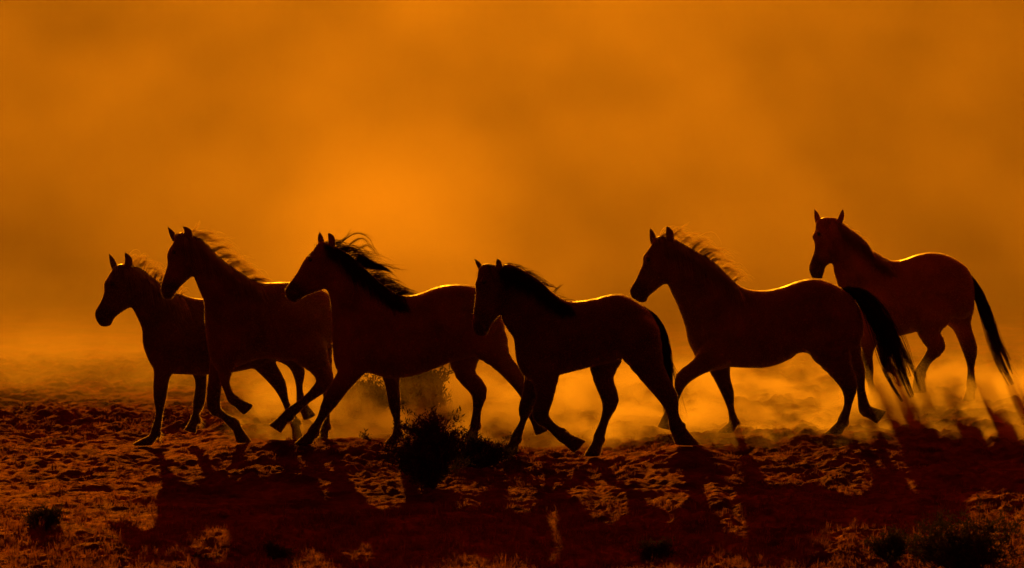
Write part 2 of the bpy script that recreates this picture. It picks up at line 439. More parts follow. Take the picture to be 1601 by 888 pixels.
def smin(a, b, k):
    h = np.clip(0.5 + 0.5 * (b - a) / k, 0, 1)
    return b + (a - b) * h - k * h * (1 - h)


def surface_nets(F, org, h):
    s = F < 0
    nx, ny, nz = F.shape
    cnt = np.zeros((nx - 1, ny - 1, nz - 1), np.int8)
    for i in (0, 1):
        for j in (0, 1):
            for k in (0, 1):
                cnt += s[i:nx - 1 + i, j:ny - 1 + j, k:nz - 1 + k]
    act = (cnt > 0) & (cnt < 8)
    ci = np.argwhere(act)
    idx = np.full(act.shape, -1, np.int32); idx[act] = np.arange(len(ci))
    acc = np.zeros((len(ci), 3)); num = np.zeros(len(ci))
    corners = [(i, j, k) for i in (0, 1) for j in (0, 1) for k in (0, 1)]
    for a in corners:
        for ax in range(3):
            if a[ax] == 0:
                b = list(a); b[ax] = 1
                fa = F[ci[:, 0] + a[0], ci[:, 1] + a[1], ci[:, 2] + a[2]]
                fb = F[ci[:, 0] + b[0], ci[:, 1] + b[1], ci[:, 2] + b[2]]
                m = (fa < 0) != (fb < 0)
                t = np.where(m, fa / np.where(m, fa - fb, 1), 0)
                pt = np.array(a, float)[None, :].repeat(len(ci), 0); pt[:, ax] += t
                acc[m] += pt[m]; num[m] += 1
    V = org + (ci + acc / num[:, None]) * h
    Q = []
    for ax in range(3):
        sl0 = [slice(None)] * 3; sl1 = [slice(None)] * 3
        sl0[ax] = slice(0, -1); sl1[ax] = slice(1, None)
        ch = s[tuple(sl0)] != s[tuple(sl1)]
        e = np.argwhere(ch)
        u, w = (ax + 1) % 3, (ax + 2) % 3
        ok = (e[:, u] > 0) & (e[:, w] > 0) & (e[:, u] < F.shape[u] - 1) & (e[:, w] < F.shape[w] - 1)
        e = e[ok]
        fl = s[e[:, 0], e[:, 1], e[:, 2]]
        def cell(du, dw):
            c = e.copy(); c[:, u] -= du; c[:, w] -= dw
            return idx[c[:, 0], c[:, 1], c[:, 2]]
        q = np.stack([cell(1, 1), cell(0, 1), cell(0, 0), cell(1, 0)], 1)
        q[~fl] = q[~fl][:, ::-1]
        Q.append(q)
    return V, np.concatenate(Q)


CONTACTS = []     # planted hooves: the ground is shaped to carry them


class Horse:
    def __init__(self, d):
        self.d = d
        self.Xc = at(d['pxc'], 600, d['Y'])[0]
        self.m = mpp(d['Y'])
        self.anch = np.array(d['anchors'], float)

    def depth0(self, px):
        return self.d['Y'] + self.d['slope'] * (px - self.d['pxc']) * self.m

    def pt(self, px, py, lat=0.0):
        return at(px, py, self.depth0(px) + lat)


def field10(px, py, anch, vals):
    w = 1.0 / (((px[..., None] - anch[:, 0]) ** 2 + (py[..., None] - anch[:, 1]) ** 2) + 30.0) ** 1.6
    return (w * vals).sum(-1) / w.sum(-1)


def build_body(H, h=0.0115):
    d = H.d; m = H.m
    allp = [p for p in d['outline']] + [(x, y) for e in d['ears'] for x, y, r in e] + [l['hoof'] for l in d['legs']] + [(x, y) for l in d['legs'] for x, y, r in l['p']]
    a = np.array(allp, float)
    P = np.array([H.pt(x, y) for x, y in a])
    y0, y1 = P[:, 1].min(), P[:, 1].max()
    lo = np.array([P[:, 0].min() - .12, y0 - .42 - d['turn'] * .6, P[:, 2].min() - .14])
    hi = np.array([P[:, 0].max() + .12, y1 + .42, P[:, 2].max() + .06])
    n = np.ceil((hi - lo) / h).astype(int) + 1
    gx = lo[0] + np.arange(n[0]) * h; gy = lo[1] + np.arange(n[1]) * h; gz = lo[2] + np.arange(n[2]) * h
    # 2-D outline of trunk, neck and head in the horse's own mid plane
    ol = catmull(d['outline'], 4)
    oxz = np.array([H.pt(x, y)[[0, 2]] for x, y in ol])
    X2, Z2 = np.meshgrid(gx, gz, indexing='ij')
    sd = poly_sdf(X2, Z2, oxz)
    axz = np.array([H.pt(x, y)[[0, 2]] for x, y in H.anch])
    k = 1.0 / m
    Wf = field10(X2 * k, Z2 * k, axz * k, W10) * m
    Rf = field10(X2 * k, Z2 * k, axz * k, R10) * m
    Tf = field10(X2 * k, Z2 * k, axz * k, T10) * d['turn']
    pxX = (X2 - H.Xc) / m + d['pxc']
    Ymid = d['Y'] + d['slope'] * (pxX - d['pxc']) * m - Tf
    inpl = np.maximum(0, 1 - sd / Rf)
    lat = np.abs(gy[None, :, None] - Ymid[:, None, :])
    # ribs a little fuller low down than at the spine
    F = (np.sqrt(inpl[:, None, :] ** 2 + (lat / Wf[:, None, :]) ** 2) - 1) * np.minimum(Rf, Wf)[:, None, :]
    rear = field10(X2 * k, Z2 * k, axz * k, np.array([0, 0, 0, 0, 0, 0, 0, .15, .8, 1.0]))
    F = F + (.016 * rear)[:, None, :] * np.exp(-(lat / .028) ** 2)
    # muscle: shoulder, ribs, flank
    rb = field10(X2 * k, Z2 * k, axz * k, np.array([0, 0, 0, 0, .1, .3, .6, 1.0, .4, .1]))
    relief = .0045 * rb * np.sin((X2 + .25 * Z2) * 55) * np.clip(inpl * 0 + .5 + .5 * np.cos((Z2 - Z2.mean()) * 3), 0, 1) + .012 * vnoise(X2 * 5.5 + d['pxc'], Z2 * 4.5, 51) + .006 * vnoise(X2 * 13, Z2 * 11, 52)
    F = F + (relief * np.clip(sd / .05, 0, 1))[:, None, :]
    F = F.astype(np.float32)

    def sub(pts, rad):
        pts = np.asarray(pts); q0 = ((pts.min(0) - rad - lo) / h).astype(int) - 1; q1 = ((pts.max(0) + rad - lo) / h).astype(int) + 3
        q0 = np.clip(q0, 0, n - 1); q1 = np.clip(q1, 1, n)
        return tuple(slice(q0[i], q1[i]) for i in range(3))

    def chain(pts, rads, sl, s):
        gX = gx[sl[0]][:, None, None]; gY = gy[sl[1]][None, :, None]; gZ = gz[sl[2]][None, None, :]
        best = None
        for i in range(len(pts) - 1):
            A, B = pts[i], pts[i + 1]
            e = B - A
            ee = (e * np.array([1, 1 / s ** 2, 1])) @ e + 1e-12
            t = np.clip(((gX - A[0]) * e[0] + (gY - A[1]) * e[1] / s ** 2 + (gZ - A[2]) * e[2]) / ee, 0, 1)
            r = rads[i] + (rads[i + 1] - rads[i]) * t
            dd = np.sqrt((gX - A[0] - t * e[0]) ** 2 + ((gY - A[1] - t * e[1]) / s) ** 2 + (gZ - A[2] - t * e[2]) ** 2) - r
            best = dd if best is None else np.minimum(best, dd)
        return best

    # ears
    for i, e in enumerate(d['ears']):
        l = (-0.055, 0.055)[i]
        ofs = -d['turn'] * 0.2
        pts = np.array([H.pt(x, y, l + ofs) for x, y, r in e]); rads = [r * m for _, _, r in e]
        pc = catmull(np.c_[pts, rads], 3, False)
        sl = sub(pts, .08)
        c = chain(pc[:, :3], pc[:, 3], sl, 0.75)
        F[sl] = smin(F[sl], c, 0.012)
    # legs
    hoof_pts = []
    for lg in d['legs']:
        lt = lg['lat']
        raw = lg['p']
        N = len(raw)
        ls = [lt * (0.8 + 0.2 * (1 - min(1, i / 2))) for i in range(N)]
        pts = np.array([H.pt(x, y, ls[i]) for i, (x, y, r) in enumerate(raw)]); rads = np.array([r * m for _, _, r in raw]); rads[-1] *= .84; rads[-2] *= 1.12; rads[-3] *= .94
        if N == 6: rads[2] *= 1.14; rads[3] *= .95
        # smooth interpolation, joints kept as slight swellings
        pc = catmull(np.c_[pts, rads], 3, False)
        sl = sub(pts, rads.max() + .06)
        c = chain(pc[:, :3], pc[:, 3], sl, 0.82)
        F[sl] = smin(F[sl], c, 0.035)
        # tuft behind the fetlock
        fe = pts[-2]; cd = fe - pts[-3]; cd /= np.linalg.norm(cd)
        bk = np.array([1.0, 0, 0]) - cd * cd[0]; bk /= np.linalg.norm(bk) + 1e-6
        if cd[0] > .75: bk = np.array([0, 0, 1.0])
        tf = fe + bk * rads[-2] * .75 + cd * .012
        sl = sub([tf], .1)
        c = chain(np.array([tf, tf + bk * .018 + cd * .03]), [rads[-2] * .62, rads[-2] * .2], sl, 0.8)
        F[sl] = smin(F[sl], c, 0.012)
        hp = H.pt(*lg['hoof'], ls[-1])
        cor = pts[-1]
        ax = hp - cor; L = np.linalg.norm(ax); ax /= L
        if lg.get('plant'):
            nrm = np.array([0, 0, -1.0])
            CONTACTS.append((hp[0], hp[1], hp[2]))
        else:
            nrm = ax * 0.85 + np.array([0.0, 0, -0.25]); nrm /= np.linalg.norm(nrm)
        r0, r1 = rads[-1] * 1.35, rads[-1] * 1.35 + 0.022
        ext = hp + ax * 0.05
        sl = sub([cor, ext], r1 + .05)
        gX = gx[sl[0]][:, None, None]; gY = gy[sl[1]][None, :, None]; gZ = gz[sl[2]][None, None, :]
        cone = chain(np.array([cor, ext]), [r0, r1 + (r1 - r0) * .4], sl, 0.9)
        pl = (gX - hp[0]) * nrm[0] + (gY - hp[1]) * nrm[1] + (gZ - hp[2]) * nrm[2]
        F[sl] = smin(F[sl], np.maximum(cone, pl), 0.008)
        hoof_pts.append(hp)
    # brow ridges, cheeks and nostrils
    A = H.anch
    def bump(px, py, lt, r, k_):
        c = H.pt(px, py, lt); sl = sub([c], r + .05)
        gX = gx[sl[0]][:, None, None]; gY = gy[sl[1]][None, :, None]; gZ = gz[sl[2]][None, None, :]
        dd = np.sqrt((gX - c[0]) ** 2 + (gY - c[1]) ** 2 + (gZ - c[2]) ** 2) - r
        F[sl] = smin(F[sl], dd, k_)
    for sgn in (-1, 1):
        bx, by = A[2]; tx = d['turn']
        bump(bx - 6, by - 2, sgn * .085 - .38 * tx, .022, .02)
        bump(bx + 9, by + 18, sgn * .045 - .3 * tx, .075, .04)
        bump(A[0][0] - 3, A[0][1] - 3, sgn * .035 - tx, .02, .015)
    V, Q = surface_nets(F, lo, h)
    # light smoothing of voxel steps
    for _ in range(2):
        S = np.zeros_like(V); C = np.zeros(len(V))
        for i in range(4):
            a_, b_ = Q[:, i], Q[:, (i + 1) % 4]
            for c3 in range(3):
                S[:, c3] += np.bincount(a_, V[b_, c3], len(V)); S[:, c3] += np.bincount(b_, V[a_, c3], len(V))
            C += np.bincount(a_, minlength=len(V)) + np.bincount(b_, minlength=len(V))
        V = V * 0.5 + 0.5 * S / np.maximum(C, 1)[:, None]
    return V, Q, lo[2]


def strands(paths, radii, sides=3):
    """paths: list of Kx3 arrays (same K); radii: root radius of each; tapered tubes."""
    P = np.stack(paths)                       # N,K,3
    N, K, _ = P.shape
    T = np.gradient(P, axis=1); T /= np.linalg.norm(T, axis=2, keepdims=True) + 1e-9
    ref = np.tile(np.array([0.31, 0.9, 0.28]), (N, K, 1))
    A = np.cross(T, ref); A /= np.linalg.norm(A, axis=2, keepdims=True) + 1e-9
    B = np.cross(T, A)
    tp = np.linspace(0, 1, K)
    r = np.asarray(radii)[:, None] * (1 - 0.85 * tp ** 1.5)[None, :]
    V = []
    for s in range(sides):
        a = 2 * math.pi * s / sides
        V.append(P + (A * math.cos(a) + B * math.sin(a)) * r[..., None])
    V = np.stack(V, 2).reshape(-1, 3)         # N,K,sides
    base = (np.arange(N) * K * sides)[:, None, None]
    kk = (np.arange(K - 1) * sides)[None, :, None]
    ss = np.arange(sides)[None, None, :]
    s2 = (ss + 1) % sides
    f = np.stack([base + kk + ss, base + kk + s2, base + kk + sides + s2, base + kk + sides + ss], -1).reshape(-1, 4)
    return V, f


def along(poly, t):
    p = np.asarray(poly, float)
    L = np.r_[0, np.cumsum(np.linalg.norm(np.diff(p, axis=0), axis=1))]
    return np.array([np.interp(t * L[-1], L, p[:, i]) for i in range(p.shape[1])])


def build_mane(H):
    d = H.d; m = H.m; mn = d['mane']
    cr = catmull(d['crest'], 4, False)
    paths, rad = [], []
    K = 8
    tt = np.linspace(0, 1, K)
    n = mn['n']
    clump_t = np.sort(rng.random(n // 9 + 3))
    for i in range(n):
        ct = clump_t[rng.integers(len(clump_t))]
        t = float(np.clip(ct + rng.normal(0, .012), 0, 1))
        px, py = along(cr, t)
        seed = int(ct * 1e6) % 9973
        r1 = np.random.default_rng(seed)
        L = (mn['L'][0] + (mn['L'][1] - mn['L'][0]) * r1.random() * (0.6 + 0.4 * math.sin(math.pi * min(1, t * 1.1 + .1)))) * m * rng.uniform(.75, 1.1)
        p0 = H.pt(px, py + 2.5, rng.normal(0, .012) - d['turn'] * .12 * (1 - t))
        drp = rng.random() < mn['drape']
        if drp:
            # falls on the near side of the neck, swept back a little
            wn_ = (17 + 14 * t) * m
            Ld = L * rng.uniform(1.0, 1.7) + 10 * m
            back = rng.uniform(.15, .55); dn = rng.uniform(.75, 1.0)
            off = np.stack([back * Ld * tt + .04 * Ld * np.sin(3 * tt + seed), -(wn_ + .012) * np.sin(np.minimum(1, tt * 1.5) * math.pi / 2) - rng.random() * .012,
                            .25 * Ld * tt * (1 - tt) - dn * Ld * tt ** 1.25], 1)
        else:
            L *= rng.uniform(.7, 1.7)
            fx, fz = mn['fly']
            a = r1.normal(0, .22) + rng.normal(0, .07)
            lift = mn['lift'] * (0.6 + .8 * r1.random())
            dx, dz = fx * math.cos(a) - .3 * math.sin(a), fz * math.cos(a) + fx * math.sin(a)
            curl = r1.uniform(-1, 1)
            off = np.stack([L * (dx * tt + .10 * curl * np.sin(4.2 * tt + seed)), rng.normal(0, .03) * tt + .02 * curl * np.sin(3 * tt),
                            L * (lift * tt * (1 - .75 * tt) + dz * tt * (.55 - .25 * tt) - .28 * tt ** 2 + .07 * curl * np.sin(5 * tt + seed))], 1)
        paths.append(p0 + off); rad.append(rng.uniform(.0020, .0042) if drp else rng.uniform(.0014, .0032))
    if 'lock' in d:
        add_bundle(H, d['lock'], paths, rad, K, -.02)
    for gd in d.get('wisps', []):
        add_bundle(H, dict(guide=gd, w=[1.2, 4.0, 8.0], n=15), paths, rad, K, -.01, .5)
    return strands(paths, rad)


def add_bundle(H, b, paths, rad, K, lat0=0.0, fat=1.0):
    m = H.m
    g = catmull(b['guide'], 6, False)
    w = np.asarray(b['w'], float)
    nc = max(1, min(16, b['n'] // 22)) if b['n'] > 40 else max(1, b['n'] // 3)
    cu = np.clip(rng.normal(0, .55, nc), -1.1, 1.1); cv = rng.normal(0, .5, nc); cend = rng.uniform(.78, 1.04, nc)
    cph = rng.random(nc) * 6.28
    for i in range(b['n']):
        ci = rng.integers(nc)
        u0 = max(-1, min(1, rng.normal(0, .5))); v0 = rng.normal(0, .45)
        t0 = rng.uniform(0, .35) * rng.random(); t1 = min(1.0, cend[ci] * (rng.uniform(.7, 1.0) if rng.random() < .5 else 1.0))
        ts = np.linspace(t0, t1, K)
        ph = rng.random() * 6.28; am = rng.uniform(0, 1.8)
        pts = []
        for q, t in enumerate(ts):
            x, y = along(g, t)
            x2, y2 = along(g, min(1, t + .02)); x1, y1 = along(g, max(0, t - .02))
            tx, ty = x2 - x1, y2 - y1; L = math.hypot(tx, ty) + 1e-6
            ww = np.interp(t, np.linspace(0, 1, len(w)), w)
            k = min(1, max(0, (t - .2) / .6)) * .9
            u = u0 * (1 - k) + cu[ci] * k; v = v0 * (1 - k) + cv[ci] * k
            o = u * ww + am * math.sin(ph + 5 * t) * t + 1.5 * math.sin(cph[ci] + 6 * t) * k
            pts.append(H.pt(x - ty / L * o, y + tx / L * o, lat0 + v * ww * m * .8))
        paths.append(np.array(pts)); rad.append(rng.uniform(.0018, .0038) * fat)


def build_tail(H):
    b = H.d['tail']; K = 9
    paths, rad = [], []
    add_bundle(H, b, paths, rad, K, 0.0, 1.2)
    for (wx, wy) in b.get('wisps', []):
        for _ in range(7):
            g = b['guide']
            s = g[len(g) // 2]
            guide = [g[1], ((s[0] * 2 + wx) / 3 + 2, (s[1] * 2 + wy) / 3), (wx + rng.normal(0, 5), wy + rng.normal(0, 5))]
            add_bundle(H, dict(guide=guide, w=[3, 3, 3], n=1), paths, rad, K, 0.0, 1.0)
    return strands(paths, rad)


def build_forelock(H):
    d = H.d; px, py, L = d['forelock']; m = H.m
    paths, rad = [], []
    tt = np.linspace(0, 1, 6)
    for i in range(46):
        l = L * m * rng.uniform(.6, 1.2)
        p0 = H.pt(px + rng.normal(0, 4), py + 2, rng.normal(0, .02) - d['turn'] * .2)
        off = np.stack([(-.35 + rng.normal(0, .25)) * l * tt + .25 * l * tt ** 2, (-.03 + rng.normal(0, .02)) * tt - d['turn'] * .15 * tt,
                        l * (.5 * tt * (1 - tt) - .85 * tt ** 1.4)], 1)
        paths.append(p0 + off); rad.append(rng.uniform(.002, .004))
    return strands(paths, rad)


def uv_sphere(c, r, n=8):
    V, F = [], []
    for i in range(n + 1):
        th = math.pi * i / n
        for j in range(2 * n):
            ph = math.pi * j / n
            V.append((c[0] + r * math.sin(th) * math.cos(ph), c[1] + r * math.sin(th) * math.sin(ph), c[2] + r * math.cos(th)))
    for i in range(n):
        for j in range(2 * n):
            F.append((i * 2 * n + j, i * 2 * n + (j + 1) % (2 * n), (i + 1) * 2 * n + (j + 1) % (2 * n), (i + 1) * 2 * n + j))
    return np.array(V), np.array(F)


M_mane = hair_mat('mane_hair', (0.03, 0.015, 0.008), (1.0, 0.88, 0.58), 0.85)
M_fur = hair_mat('short_coat_hair', (0.05, 0.022, 0.012), (1.0, 0.85, 0.6), 0.85)
M_mane_black = hair_mat('black_mane_hair', (0.012, 0.008, 0.006), (0.28, 0.13, 0.05), 0.5)


def build_horse(i, d):
    H = Horse(d)
    V, Q, zb = build_body(H)
    planted = [H.pt(*l['hoof'], l['lat'] * .8) for l in d['legs'] if l.get('plant')]
    base = np.mean(planted, axis=0)
    root = empty('horse', base)
    tag(root, d['label'], 'horse', 'horses trotting in file through the dust')
    body = mesh_obj('body', V, Q, coat_mat('coat_%d' % i, d['coat'], d['pts']), root, True, base)
    # short coat hair standing off the skin
    r = np.random.default_rng(100 + i)
    n = 60000
    tri = Q[r.integers(len(Q), size=n)]
    nr = np.cross(V[tri[:, 2]] - V[tri[:, 0]], V[tri[:, 3]] - V[tri[:, 1]]); nr /= np.linalg.norm(nr, axis=1, keepdims=True) + 1e-12
    a_, b_ = r.random((n, 1)), r.random((n, 1))
    p = (V[tri[:, 0]] * (1 - a_) + V[tri[:, 1]] * a_) * (1 - b_) + (V[tri[:, 3]] * (1 - a_) + V[tri[:, 2]] * a_) * b_
    lay = np.array([.8, 0, -.5]) + r.normal(0, .35, (n, 3)); lay -= nr * (lay * nr).sum(1, keepdims=True); lay /= np.linalg.norm(lay, axis=1, keepdims=True) + 1e-9
    dr = lay * .8 + nr * r.uniform(.25, .75, (n, 1)); dr /= np.linalg.norm(dr, axis=1, keepdims=True)
    sd = np.cross(nr, lay) * r.uniform(.0010, .0018, (n, 1))
    ln = r.uniform(.008, .019, (n, 1))
    fv = np.stack([p - sd - nr * .002, p + sd - nr * .002, p + dr * ln], 1).reshape(-1, 3)
    ch = mesh_obj('coat_hair', fv, np.arange(3 * n).reshape(-1, 3), M_fur, root, False, base)
    ch['kind'] = 'stuff'
    # dark lower legs and muzzle (bay colouring)
    zz = V[:, 2] - base[2]
    mz = H.pt(*d['anchors'][0], -d['turn'])
    dm = np.linalg.norm((V - mz) * np.array([1, .5, 1]), axis=1)
    w = np.maximum(np.clip((.66 - zz) / .25, 0, 1), np.clip((.17 - dm) / .08, 0, 1)).astype(np.float32)
    att = body.data.attributes.new('dark_points', 'FLOAT', 'POINT')
    att.data.foreach_set('value', w)
    hm = M_mane_black if i in (2, 3) else M_mane
    for nm, fn, mt in (('mane', build_mane, hm), ('tail', build_tail, M_mane_black if i != 1 else M_mane), ('forelock', build_forelock, hm)):
        v, f = fn(H)
        mesh_obj(nm, v, f, mt, root, True, base)
    # long hair at the back of each fetlock
    for lg in d['legs']:
        (x1, y1, _), (x0, y0, r0) = lg['p'][-3], lg['p'][-2]
        cx, cy_ = x0 - x1, y0 - y1; L = math.hypot(cx, cy_); cx /= L; cy_ /= L
        bx_, by_ = (-cy_, cx) if -cy_ > 0 else (cy_, -cx)
        if cx > .75: bx_, by_ = cy_, -cx
        if bx_ < 0 and cx <= .75: bx_, by_ = -bx_, -by_
        paths, rad = [], []
        tt = np.linspace(0, 1, 5)
        for _ in range(36):
            u = rng.uniform(-5, 7); v = rng.normal(0, .5)
            l = rng.uniform(4, 11)
            dx_, dy_ = bx_ * .75 + cx * .7 + rng.normal(0, .25), by_ * .75 + cy_ * .7 + rng.normal(0, .25)
            qx = x0 + cx * u + bx_ * r0 * .75; qy = y0 + cy_ * u + by_ * r0 * .75
            paths.append(np.array([H.pt(qx + dx_ * l * t, qy + dy_ * l * t + 1.5 * t * t, lg['lat'] * .8 + v * r0 * H.m) for t in tt])); rad.append(rng.uniform(.0012, .0026))
        v_, f_ = strands(paths, rad)
        mesh_obj('fetlock_hair', v_, f_, M_mane, root, True, base)['kind'] = 'stuff'
    bx, by = d['anchors'][2]
    for s in (-1, 1):
        c = H.pt(bx - 5, by + 1, s * .094 - .38 * d['turn'])
        v, f = uv_sphere(c, .019)
        mesh_obj('eye', v, f, M_hoof_eye, root, True, base)
    return root


for i, d in enumerate(HORSES):
    build_horse(i, d)

# ------------------------------------------------------------------ ground: one sheet, fine near the herd, out to the far slope
def axis(f0, f1, step, a, b, grow=1.16):
    mid = list(np.arange(f0, f1 + step / 2, step))
    s, x, up = step, f1, []
    while x < b:
        s *= grow; x += s; up.append(x)
    s, x, dn = step, f0, []
    while x > a:
        s *= grow; x -= s; dn.append(x)
    return np.array(dn[::-1] + mid + up)


CT = np.array(CONTACTS)


def base_height(x, y):
    z = 0.05 * vnoise(x * .55 + 3, y * .4, 1) + 0.02 * vnoise(x * 1.7, y * 1.2, 2)
    hill = np.maximum(0, y - 22)
    z = z + 0.075 * hill * hill / (hill + 25) + 1.2 * vnoise(x * .03, y * .03, 5) * np.clip((y - 25) / 40, 0, 1)
    return z


SIG = 0.42
dx = CT[:, None, :2] - CT[None, :, :2]
Kmat = np.exp(-(dx ** 2).sum(-1) / (2 * SIG * SIG)) + np.eye(len(CT)) * 0.03
RW = np.linalg.solve(Kmat, CT[:, 2] - base_height(CT[:, 0], CT[:, 1]))


def ground_z(x, y):
    x = np.asarray(x, float); y = np.asarray(y, float)
    z = base_height(x, y)
    near = (np.abs(y) < 8)
    for (cx, cy_, _), w in zip(CT, RW):
        z = z + w * np.exp(-((x - cx) ** 2 + (y - cy_) ** 2) / (2 * SIG * SIG))
    return z


def build_ground():
    xs = axis(-6.0, 6.0, 0.03, -900, 900)
    ys = axis(-10.0, 7.0, 0.034, -160, 1500, 1.05)
    X, Y = np.meshgrid(xs, ys, indexing='xy')
    Z = ground_z(X, Y)
    # hoof-churned clods and hollows
    fade = np.exp(-np.maximum(0, np.abs(X) - 6.5) / 2) * np.exp(-np.maximum(0, Y - 7.0) / 1.5) * np.exp(-np.maximum(0, -10 - Y) / 10)
    wx = X + .25 * vnoise(X * 1.3, Y * 1.3, 31); wy = Y + .25 * vnoise(X * 1.3 + 9, Y * 1.3, 32)
    big = vnoise(wx * 1.5, wy * .9, 11)
    mid = vnoise(wx * 4.2, wy * 2.6, 12)
    sm = vnoise(wx * 10.5, wy * 7.5, 13)
    fine = vnoise(wx * 19, wy * 21, 14)
    rough = np.clip(.95 + 1.3 * vnoise(X * .6, Y * .5, 15), .5, 1.6)
    xf = vnoise(X * 16 + 5, Y * 13, 16)
    dZ = .06 * big + rough * (.07 * (np.abs(mid) * 1.6 - .3) + .045 * sm * (.4 + 1.6 * np.abs(big)) + .032 * fine + .028 * xf)
    hold = np.ones_like(X)
    for cx, cy_, _ in CT:
        hold *= 1 - .85 * np.exp(-((X - cx) ** 2 + (Y - cy_) ** 2) / (2 * .12 ** 2))
    Z = Z + dZ * fade * hold - .012
    V = np.stack([X, Y, Z], -1).reshape(-1, 3)
    nx, ny = len(xs), len(ys)
    i = np.arange(nx - 1)[None, :] + np.arange(ny - 1)[:, None] * nx
    F = np.stack([i, i + 1, i + 1 + nx, i + nx], -1).reshape(-1, 4)
    g = mesh_obj('ground', V, F, M_ground, None, True)
    tag(g, 'dry trampled earth sloping up behind the herd', kind='structure')
    return xs, ys, Z


GX, GY, GZ = build_ground()


def surf_z(x, y):
    i = np.clip(np.searchsorted(GX, x) - 1, 0, len(GX) - 2); j = np.clip(np.searchsorted(GY, y) - 1, 0, len(GY) - 2)
    fx = (x - GX[i]) / (GX[i + 1] - GX[i]); fy = (y - GY[j]) / (GY[j + 1] - GY[j])
    return GZ[j, i] * (1 - fx) * (1 - fy) + GZ[j, i + 1] * fx * (1 - fy) + GZ[j + 1, i] * (1 - fx) * fy + GZ[j + 1, i + 1] * fx * fy


# ------------------------------------------------------------------ sagebrush
def build_bush(px, py, w, h, label, n_stem=16, n_leaf=2600, seed=1, name='sagebrush', cat='bush', lean=0.0, leaf=1.0):
    r = np.random.default_rng(seed)
    c = on_ground(px, py)
    c[2] = float(surf_z(c[0], c[1])) - .02
    root = empty(name, c)
    tag(root, label, cat, 'brush growing on the dry ground')
    paths, rad, tips = [], [], []
    tt = np.linspace(0, 1, 6)
    for s in range(n_stem):
        a = r.random() * 6.283; sp = r.random() ** .6
        hx = math.cos(a) * sp * w * .5 + lean * h; hy = math.sin(a) * sp * w * .4
        hz = h * (1 - .5 * sp ** 2) * r.uniform(.45, 1.08)
        bend = r.normal(0, .05, 3)
        p = c + np.stack([hx * tt ** 1.3 + bend[0] * np.sin(3 * tt) * w, hy * tt ** 1.3 + bend[1] * np.sin(3 * tt) * w, hz * tt], 1)
        paths.append(p); rad.append(.006 + .008 * h * r.random())
        for k in range(6):
            t0 = r.uniform(.35, .95); i0 = int(t0 * 5)
            b0 = p[i0]
            e = np.array([r.normal(0, .16) * w + hx * .15, r.normal(0, .14) * w, r.uniform(.05, .3) * h])
            q = b0 + e[None, :] * tt[:, None] + r.normal(0, .01, (6, 3)) * tt[:, None]
            paths.append(q); rad.append(.0035)
            tips.append((b0, e))
    v, f = strands(paths, rad, 4)
    mesh_obj('stems', v, f, M_wood, root, True, c)
    V, F = [], []
    for k in range(n_leaf):
        b0, e = tips[r.integers(len(tips))]
        p = b0 + e * r.uniform(.1, 1.1) + r.normal(0, .02, 3)
        dr = r.normal(0, 1, 3); dr[2] = abs(dr[2]) * .9 + .3; dr /= np.linalg.norm(dr)
        sd = np.cross(dr, r.normal(0, 1, 3)); sd /= np.linalg.norm(sd) + 1e-9
        nn = np.cross(dr, sd)
        l = r.uniform(.022, .062) * leaf; ww = min(.007, l * r.uniform(.09, .2)) * leaf
        k0 = len(V)
        V += [p, p + dr * l * .5 + sd * ww + nn * ww * .3, p + dr * l, p + dr * l * .5 - sd * ww + nn * ww * .3]
        F.append((k0, k0 + 1, k0 + 2, k0 + 3))
    mesh_obj('foliage', np.array(V), np.array(F), M_sage, root, False, c)
    return root


build_bush(674, 760, .84, .74, 'large dark sagebrush standing in front of the third horse', 34, 13000, 3)
build_bush(748, 728, .66, .32, 'low spreading sagebrush by the third horse\'s hind hoof, right of the large bush', 22, 5000, 4)
build_bush(655, 650, .66, .54, 'hazy bush behind the third horse\'s belly, right of its straight foreleg', 30, 11000, 5, leaf=1.4)
build_bush(568, 652, .58, .44, 'hazy bush between the forelegs of the third horse, in the dust behind', 26, 8000, 6, leaf=1.4)
build_bush(1520, 905, 1.05, .62, 'large dark bush in the lower right corner of the foreground', 34, 9000, 8)
build_bush(1393, 884, .42, .36, 'medium dark bush in the right foreground, left of the corner bush', 20, 3000, 9)
build_bush(1025, 872, .34, .20, 'small dark bush at the bottom, right of the middle of the foreground', 16, 1900, 10)
build_bush(68, 828, .42, .22, 'low dark bush in the left foreground', 16, 2200, 11)
build_bush(432, 870, .30, .14, 'little dark tuft bush at the bottom, below the second horse\'s shadow', 10, 700, 12)
build_bush(312, 876, .28, .10, 'tiny dark tuft bush at the bottom left, right of the low dark bush', 8, 500, 13)
build_bush(583, 704, .13, .17, 'small twisted dead twig before the third horse\'s straight foreleg', 5, 30, 14, 'dead_twig', 'twig', -.75)


